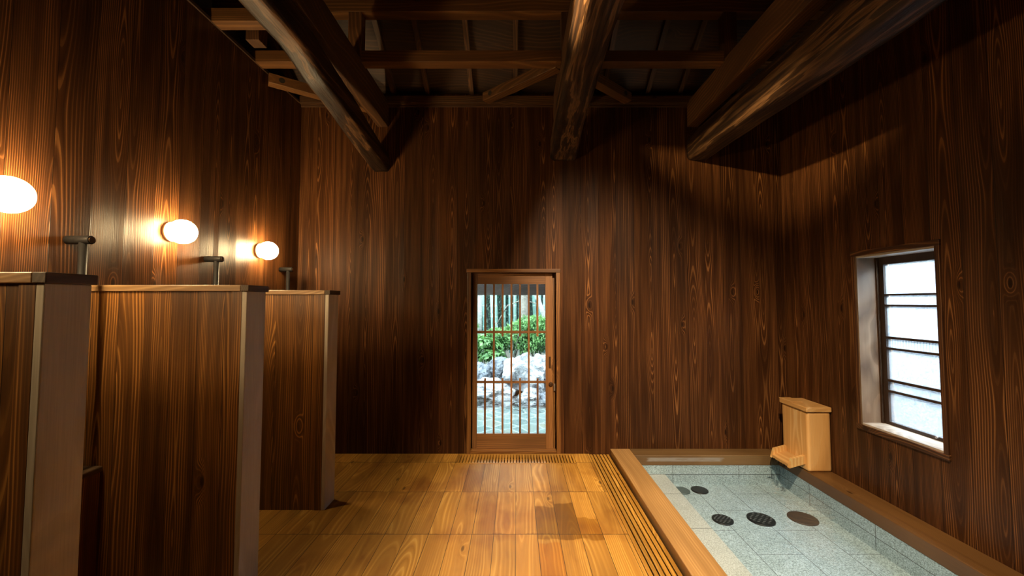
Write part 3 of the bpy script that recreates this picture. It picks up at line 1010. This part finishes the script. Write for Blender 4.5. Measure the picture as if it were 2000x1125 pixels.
for xa, xb, lb in ((XL - 0.08, -1.406, 'orange-lit cross beam piece from the left wall to the left tie beam'),
                   (-1.296, 0.384, 'cross beam between the left and middle tie beams'),
                   (0.496, 1.749, 'cross beam between the middle and right tie beams'),
                   (1.861, XR + 0.08, 'cross beam piece hidden behind the right log beam')):
    tag(MB().box(xa, xb, CY0, CY1, 3.501, 3.598).build('cross_beam', M['beam_x'], bevel=0.003), lb, 'beam', 'cross beams below the roof')
tag(MB().box(XL - 0.08, -1.406, 2.77, 2.87, 3.501, 3.598).build('cross_beam', M['beam_x'], bevel=0.003),
    'short cross beam at the top left, nearer than the long cross beams', 'beam', 'cross beams below the roof')
tag(MB().box(-2.55, 3.0, CY0, CY1, 3.934, 4.036).build('purlin', M['beam_x'], bevel=0.003),
    'horizontal roof purlin at the top of the picture, under the rafters', 'beam', 'roof purlins')
for x, lb in ((-1.352, 'short roof post over the left tie beam'), (0.440, 'short roof post over the middle tie beam'), (1.806, 'short roof post over the right tie beam')):
    zb = 3.601 if 0 < x < 1 else 3.531
    tag(MB().box(x - 0.055, x + 0.055, CY0, CY1 - 0.01, zb, 3.933).build('roof_post', M['beam_z'], bevel=0.003), lb, 'post', 'short roof posts')
tag(MB().box(-2.02, -1.92, 2.90, 3.0, 3.45, 4.1).build('roof_post', M['beam_z'], bevel=0.003),
    'dark upright roof post between the left wall and the left log beam', 'post', 'short roof posts')
ang = math.atan(SL)
rl = math.hypot(YB + 0.05 - RY, (YB + 0.05 - RY) * SL)
rx = [-2.25, -1.8, -1.25, -0.9, -0.45, 0.0, 0.56, 0.9, 1.35, 1.68, 2.25]
wh = ['outermost on the left, over the left wall', 'between the left wall and the left tie beam', 'just right of the left roof post, lit orange',
      'first dark one right of the left roof post', 'second dark one right of the left roof post', 'straight above the door',
      'just right of the middle log beam', 'first clear of the middle log on its right', 'second right of the middle log', 'next to the right tie beam', 'beyond the right log beam']
for x, t_ in zip(rx, wh):
    o = MB().box(-0.023, 0.023, 0, rl, -0.0, 0.055).build('rafter', M['beam_y'], None, (x, RY, RIDGE), bevel=0.002)
    o.rotation_euler = (-ang, 0, 0)
    tag(o, 'sloping roof rafter ' + t_, 'rafter', 'rafters under the roof boards')


def brace(a, b_, label):
    a, b_ = Vector(a), Vector(b_)
    L = (b_ - a).length
    p = thing('corner_brace', label, 'brace', a, 'diagonal corner braces')
    p.rotation_euler = (0, 0, math.atan2(b_.y - a.y, b_.x - a.x))
    MB().box(0, L, -0.045, 0.045, 0, 0.085).build('bar', M['beam_x'], p, bevel=0.004)
    sgn = -1 if b_.x - a.x > 0 else 1
    for xx in (0.10, L - 0.10):
        MB().tube([(xx, sgn * 0.0445, 0.045), (xx, sgn * 0.0465, 0.045)], 0.024, 20).build('bolt_hole', M['channel'], p, label='dark round bolt recess')
    return p


brace((-0.30, 3.93, 3.495), (0.372, 3.36, 3.495), 'diagonal corner brace left of the middle log beam')
brace((1.13, 3.93, 3.495), (0.508, 3.40, 3.495), 'diagonal corner brace right of the middle log beam')
brace((-2.17, 3.42, 3.40), (-1.46, 3.93, 3.40), 'diagonal corner brace in the left back corner')

# ------------------------------------------------------------------ garden outside
structure(MB().box(-12, 3.2, 4.12, 22, -0.5, -0.40).build('floor_garden', M['soil']), 'garden ground beyond the door')
tag(MB().poly([(-3.2, 4.25, -0.16), (3.2, 4.25, -0.16), (3.2, 7.6, -0.16), (-3.2, 7.6, -0.16)]).build('pond_bed', M['flag']), 'crazy-paved bed of the garden pool seen through the door', 'paving')
tag(MB().poly([(-3.2, 4.25, -0.05), (3.2, 4.25, -0.05), (3.2, 7.6, -0.05), (-3.2, 7.6, -0.05)]).build('pond_water', M['pondwater']), 'shallow clear pool water outside the door', 'water', kind='stuff')
structure(MB().box(-3.3, 3.3, 4.12, 4.25, -0.40, -0.01).build('trim_threshold', M['rock_pale']), 'stone threshold outside the door')
eb = MB().box(-2.6, 2.6, 5.0, 5.12, 1.578, 1.83).build('eave_beam', M['eave'], bevel=0.004)
tag(eb, 'grey weathered beam outside across the top of the door view', 'beam')
for x in (-2.5, 2.5):
    tag(MB().box(x - 0.06, x + 0.06, 5.0, 5.12, -0.16, 1.577).build('veranda_post', M['eave'], bevel=0.004), 'weathered post carrying the %s end of the outside beam' % ('left' if x < 0 else 'right'), 'post', 'outside posts')


def rock(x, y, z, sx, sy, sz, mat, label, seed):
    m_ = MB()
    bmesh.ops.create_icosphere(m_.bm, subdivisions=5, radius=1.0)
    for v in m_.bm.verts:
        p = v.co.copy()
        q = p * 1.4 + Vector((seed * 3.7, seed, -seed))
        k_ = 1 + 0.36 * noise.noise(q) + 0.16 * noise.noise(q * 2.7) + 0.06 * noise.noise(q * 7)
        p = p * k_
        p.z = max(p.z, -0.75)
        v.co = Vector((p.x * sx, p.y * sy, p.z * sz))
    return tag(m_.build('garden_rock', mat, None, (x, y, z)), label, 'rock', 'rocks round the garden pool')


rock(0.15, 7.15, 0.10, 0.40, 0.42, 0.46, M['rock_pale'], 'large white rock at the back of the pool, middle of the door view', 1)
rock(0.62, 7.35, 0.10, 0.34, 0.4, 0.46, M['rock_pale'], 'white rock at the right edge of the door view', 2)
rock(-0.33, 7.45, 0.16, 0.30, 0.3, 0.28, M['rock_grey'], 'dark grey jagged rock behind the pool, left of the white ones', 3)
rock(-0.64, 7.35, 0.10, 0.22, 0.3, 0.27, M['rock_grey'], 'small grey rock at the left edge of the door view', 5)
rock(-0.47, 6.65, -0.06, 0.42, 0.32, 0.26, M['rock_pale'], 'low white boulder reaching into the pool on the left', 8)
rock(0.22, 6.62, -0.12, 0.22, 0.25, 0.18, M['rock_pale'], 'low pale rock at the waterline in the middle', 9)
rock(0.66, 6.55, -0.12, 0.26, 0.25, 0.17, M['rock_grey'], 'low grey rock at the waterline on the right', 11)
rock(0.34, 4.55, -0.13, 0.14, 0.12, 0.10, M['rock_grey'], 'brownish rock under the door glass at bottom right', 14)
rock(-1.35, 7.2, 0.05, 0.5, 0.4, 0.42, M['rock_pale'], 'pale boulder out of the door view to the left', 15)
rock(1.45, 7.2, 0.05, 0.5, 0.4, 0.45, M['rock_pale'], 'pale boulder out of the door view to the right', 16)
structure(MB().box(-6, 3.2, 7.6, 14, -0.4, 0.05).build('floor_garden_bank', M['soil']), 'planted bank behind the pool')


def leaves(m_, centre, rad, n, size, rng, flat=0.5):
    for _ in range(n):
        while True:
            p = Vector((rng.uniform(-1, 1), rng.uniform(-1, 1), rng.uniform(-1, 1)))
            if p.length < 1:
                break
        p = p.normalized() * (p.length ** 0.4)
        c = Vector((p.x * rad[0], p.y * rad[1], p.z * rad[2])) + Vector(centre)
        yaw = rng.uniform(0, 6.283)
        L = size * rng.uniform(0.6, 1.25)
        W = L * 0.28
        rot = Matrix.Rotation(yaw, 3, 'Z') @ Matrix.Rotation(rng.gauss(0.25, flat), 3, 'Y') @ Matrix.Rotation(rng.gauss(0, 0.5), 3, 'X')
        pts = [(0, 0, 0), (L * 0.45, W, 0.012), (L, 0, -0.02), (L * 0.45, -W, 0.012)]
        vs = [m_.bm.verts.new(c + rot @ Vector(q)) for q in pts]
        m_.bm.faces.new((vs[0], vs[1], vs[2]))
        m_.bm.faces.new((vs[0], vs[2], vs[3]))


def shrub(x, y, r, h, n, label, seed, mat='leaf', size=0.08):
    rng = random.Random(seed)
    p = thing('shrub', label, 'shrub', (x, y, 0.05), 'green shrubs behind the rocks')
    m_ = MB()
    for i in range(9):
        a = rng.uniform(0, 6.28)
        rr = r * rng.uniform(0.15, 0.8)
        leaves(m_, (rr * math.cos(a), rr * math.sin(a) * 0.7, h * rng.uniform(0.45, 0.92)), (r * 0.5, r * 0.4, h * 0.13), n // 5, size, rng)
    m_.build('foliage', M[mat], p)
    m_ = MB()
    for i in range(5):
        a = rng.uniform(0, 6.28)
        m_.tube([(0, 0, 0), (0.3 * r * math.cos(a), 0.3 * r * math.sin(a), h * 0.4), (0.6 * r * math.cos(a), 0.5 * r * math.sin(a), h * 0.8)], [0.015, 0.011, 0.005], 6)
    m_.build('stems', M['bark'], p)


shrub(-0.62, 8.35, 0.45, 0.72, 700, 'low fern-like shrub behind the left rocks', 1, size=0.14)
shrub(-0.10, 8.6, 0.50, 1.05, 1000, 'bright shrub behind the dark jagged rock', 2)
shrub(0.45, 8.7, 0.50, 1.25, 1200, 'tall bright shrub in the middle of the door view', 3)
shrub(0.95, 8.5, 0.45, 1.15, 900, 'bright shrub at the right edge of the door view', 4)
shrub(-1.5, 8.6, 0.6, 1.2, 800, 'shrub left of the door view', 5)
shrub(1.9, 8.7, 0.6, 1.2, 800, 'shrub right of the door view', 6)
rng = random.Random(11)
xs = [-1.02, -0.74, -0.52, -0.42, -0.28, -0.12, -0.02, 0.10, 0.17, 0.26, 0.50, 0.58, 0.67, 0.80, 0.98, -1.4, -1.8, -2.3, 1.3, 1.7, 2.1, 2.6]
for i, x in enumerate(xs):
    y = rng.uniform(9.6, 11.4)
    r = rng.uniform(0.028, 0.048)
    X = x * y / 9.6
    lean = rng.gauss(0, 0.03)
    pts = [(0, 0, 0.0)] + [(lean * z, 0.01 * z, z) for z in (1.5, 3, 4.5, 6.0)]
    o = MB().tube(pts, [r, r, r * 0.9, r * 0.8, r * 0.6], 12).build('bamboo', M['culm'], None, (X, y, 0.05))
    tag(o, 'blue-green bamboo culm standing in the grove beyond the garden pool', 'bamboo', 'bamboo grove culms')
m_ = MB()
rng = random.Random(5)
for i in range(60):
    leaves(m_, (rng.uniform(-4.5, 4.5), rng.uniform(12.4, 13.2), rng.uniform(0.3, 5.5)), (0.9, 0.5, 0.7), 300, 0.13, rng, 0.9)
tag(m_.build('bamboo_foliage', M['leaf_dark']), 'dark green foliage filling the grove behind the bamboo', 'foliage', kind='stuff')


def trunk(pts, rad, mat, label, loc):
    o = MB().tube(pts, rad, 14).build('tree_trunk', M[mat], None, loc)
    tag(o, label, 'tree', 'tree trunks in the grove')


trunk([(0, 0, 0), (0.01, 0, 1.2), (-0.02, 0, 3.0), (0.02, 0, 5)], [0.11, 0.10, 0.09, 0.07], 'bark', 'brownish tree trunk behind the bamboo, right of the door middle', (0.19, 9.35, 0.05))
trunk([(0, 0, 0.9), (0.25, 0, 1.35), (0.62, 0.05, 1.5), (1.0, 0.1, 1.38), (1.3, 0.1, 1.1)], [0.012, 0.014, 0.014, 0.012, 0.006], 'bark', 'thin crooked bare branch hanging across the bamboo', (-0.45, 9.3, 0.05))
trunk([(0, 0, 0), (-0.12, 0, 0.6), (-0.35, 0, 1.2), (-0.3, 0, 1.9)], [0.015, 0.014, 0.012, 0.006], 'pale_bark', 'thin pale sapling stem left of the door middle', (-0.2, 9.2, 0.05))
trunk([(0.35, 0, 0), (0.22, 0, 0.9), (-0.15, 0, 1.9), (-0.75, 0.1, 3.4)], [0.06, 0.055, 0.05, 0.04], 'pale_bark', 'pale leaning trunk at the right of the door view', (0.52, 9.2, 0.05))
trunk([(0, 0, 0), (0.02, 0, 1.2), (0.09, 0, 3.0), (0.1, 0, 5)], [0.07, 0.065, 0.06, 0.04], 'pale_bark', 'pale upright trunk at the left edge of the door view', (-0.84, 9.0, 0.05))
structure(MB().box(-9, 9, 14.2, 14.4, -0.4, 6).build('wall_garden_back', M['deep_green']), 'dark depth of the grove')
# wall added so the frosted panes show less than full sky; hedge behind
structure(MB().box(4.25, 4.37, -3, 11.0, -0.4, 2.2).build('wall_backdrop', M['backdrop']), 'added wall that sets the brightness seen through the frosted window')
structure(MB().box(3.2, 6, -4, 11, -0.5, -0.39).build('floor_yard', M['backdrop']))
m_ = MB()
rng = random.Random(8)
for i in range(24):
    leaves(m_, (4.75, -2.6 + i * 0.5, 2.2), (0.25, 0.4, 0.35), 80, 0.12, rng, 0.8)
tag(m_.build('hedge', M['leaf']), 'green hedge behind the added wall outside the frosted window', 'hedge', kind='stuff')
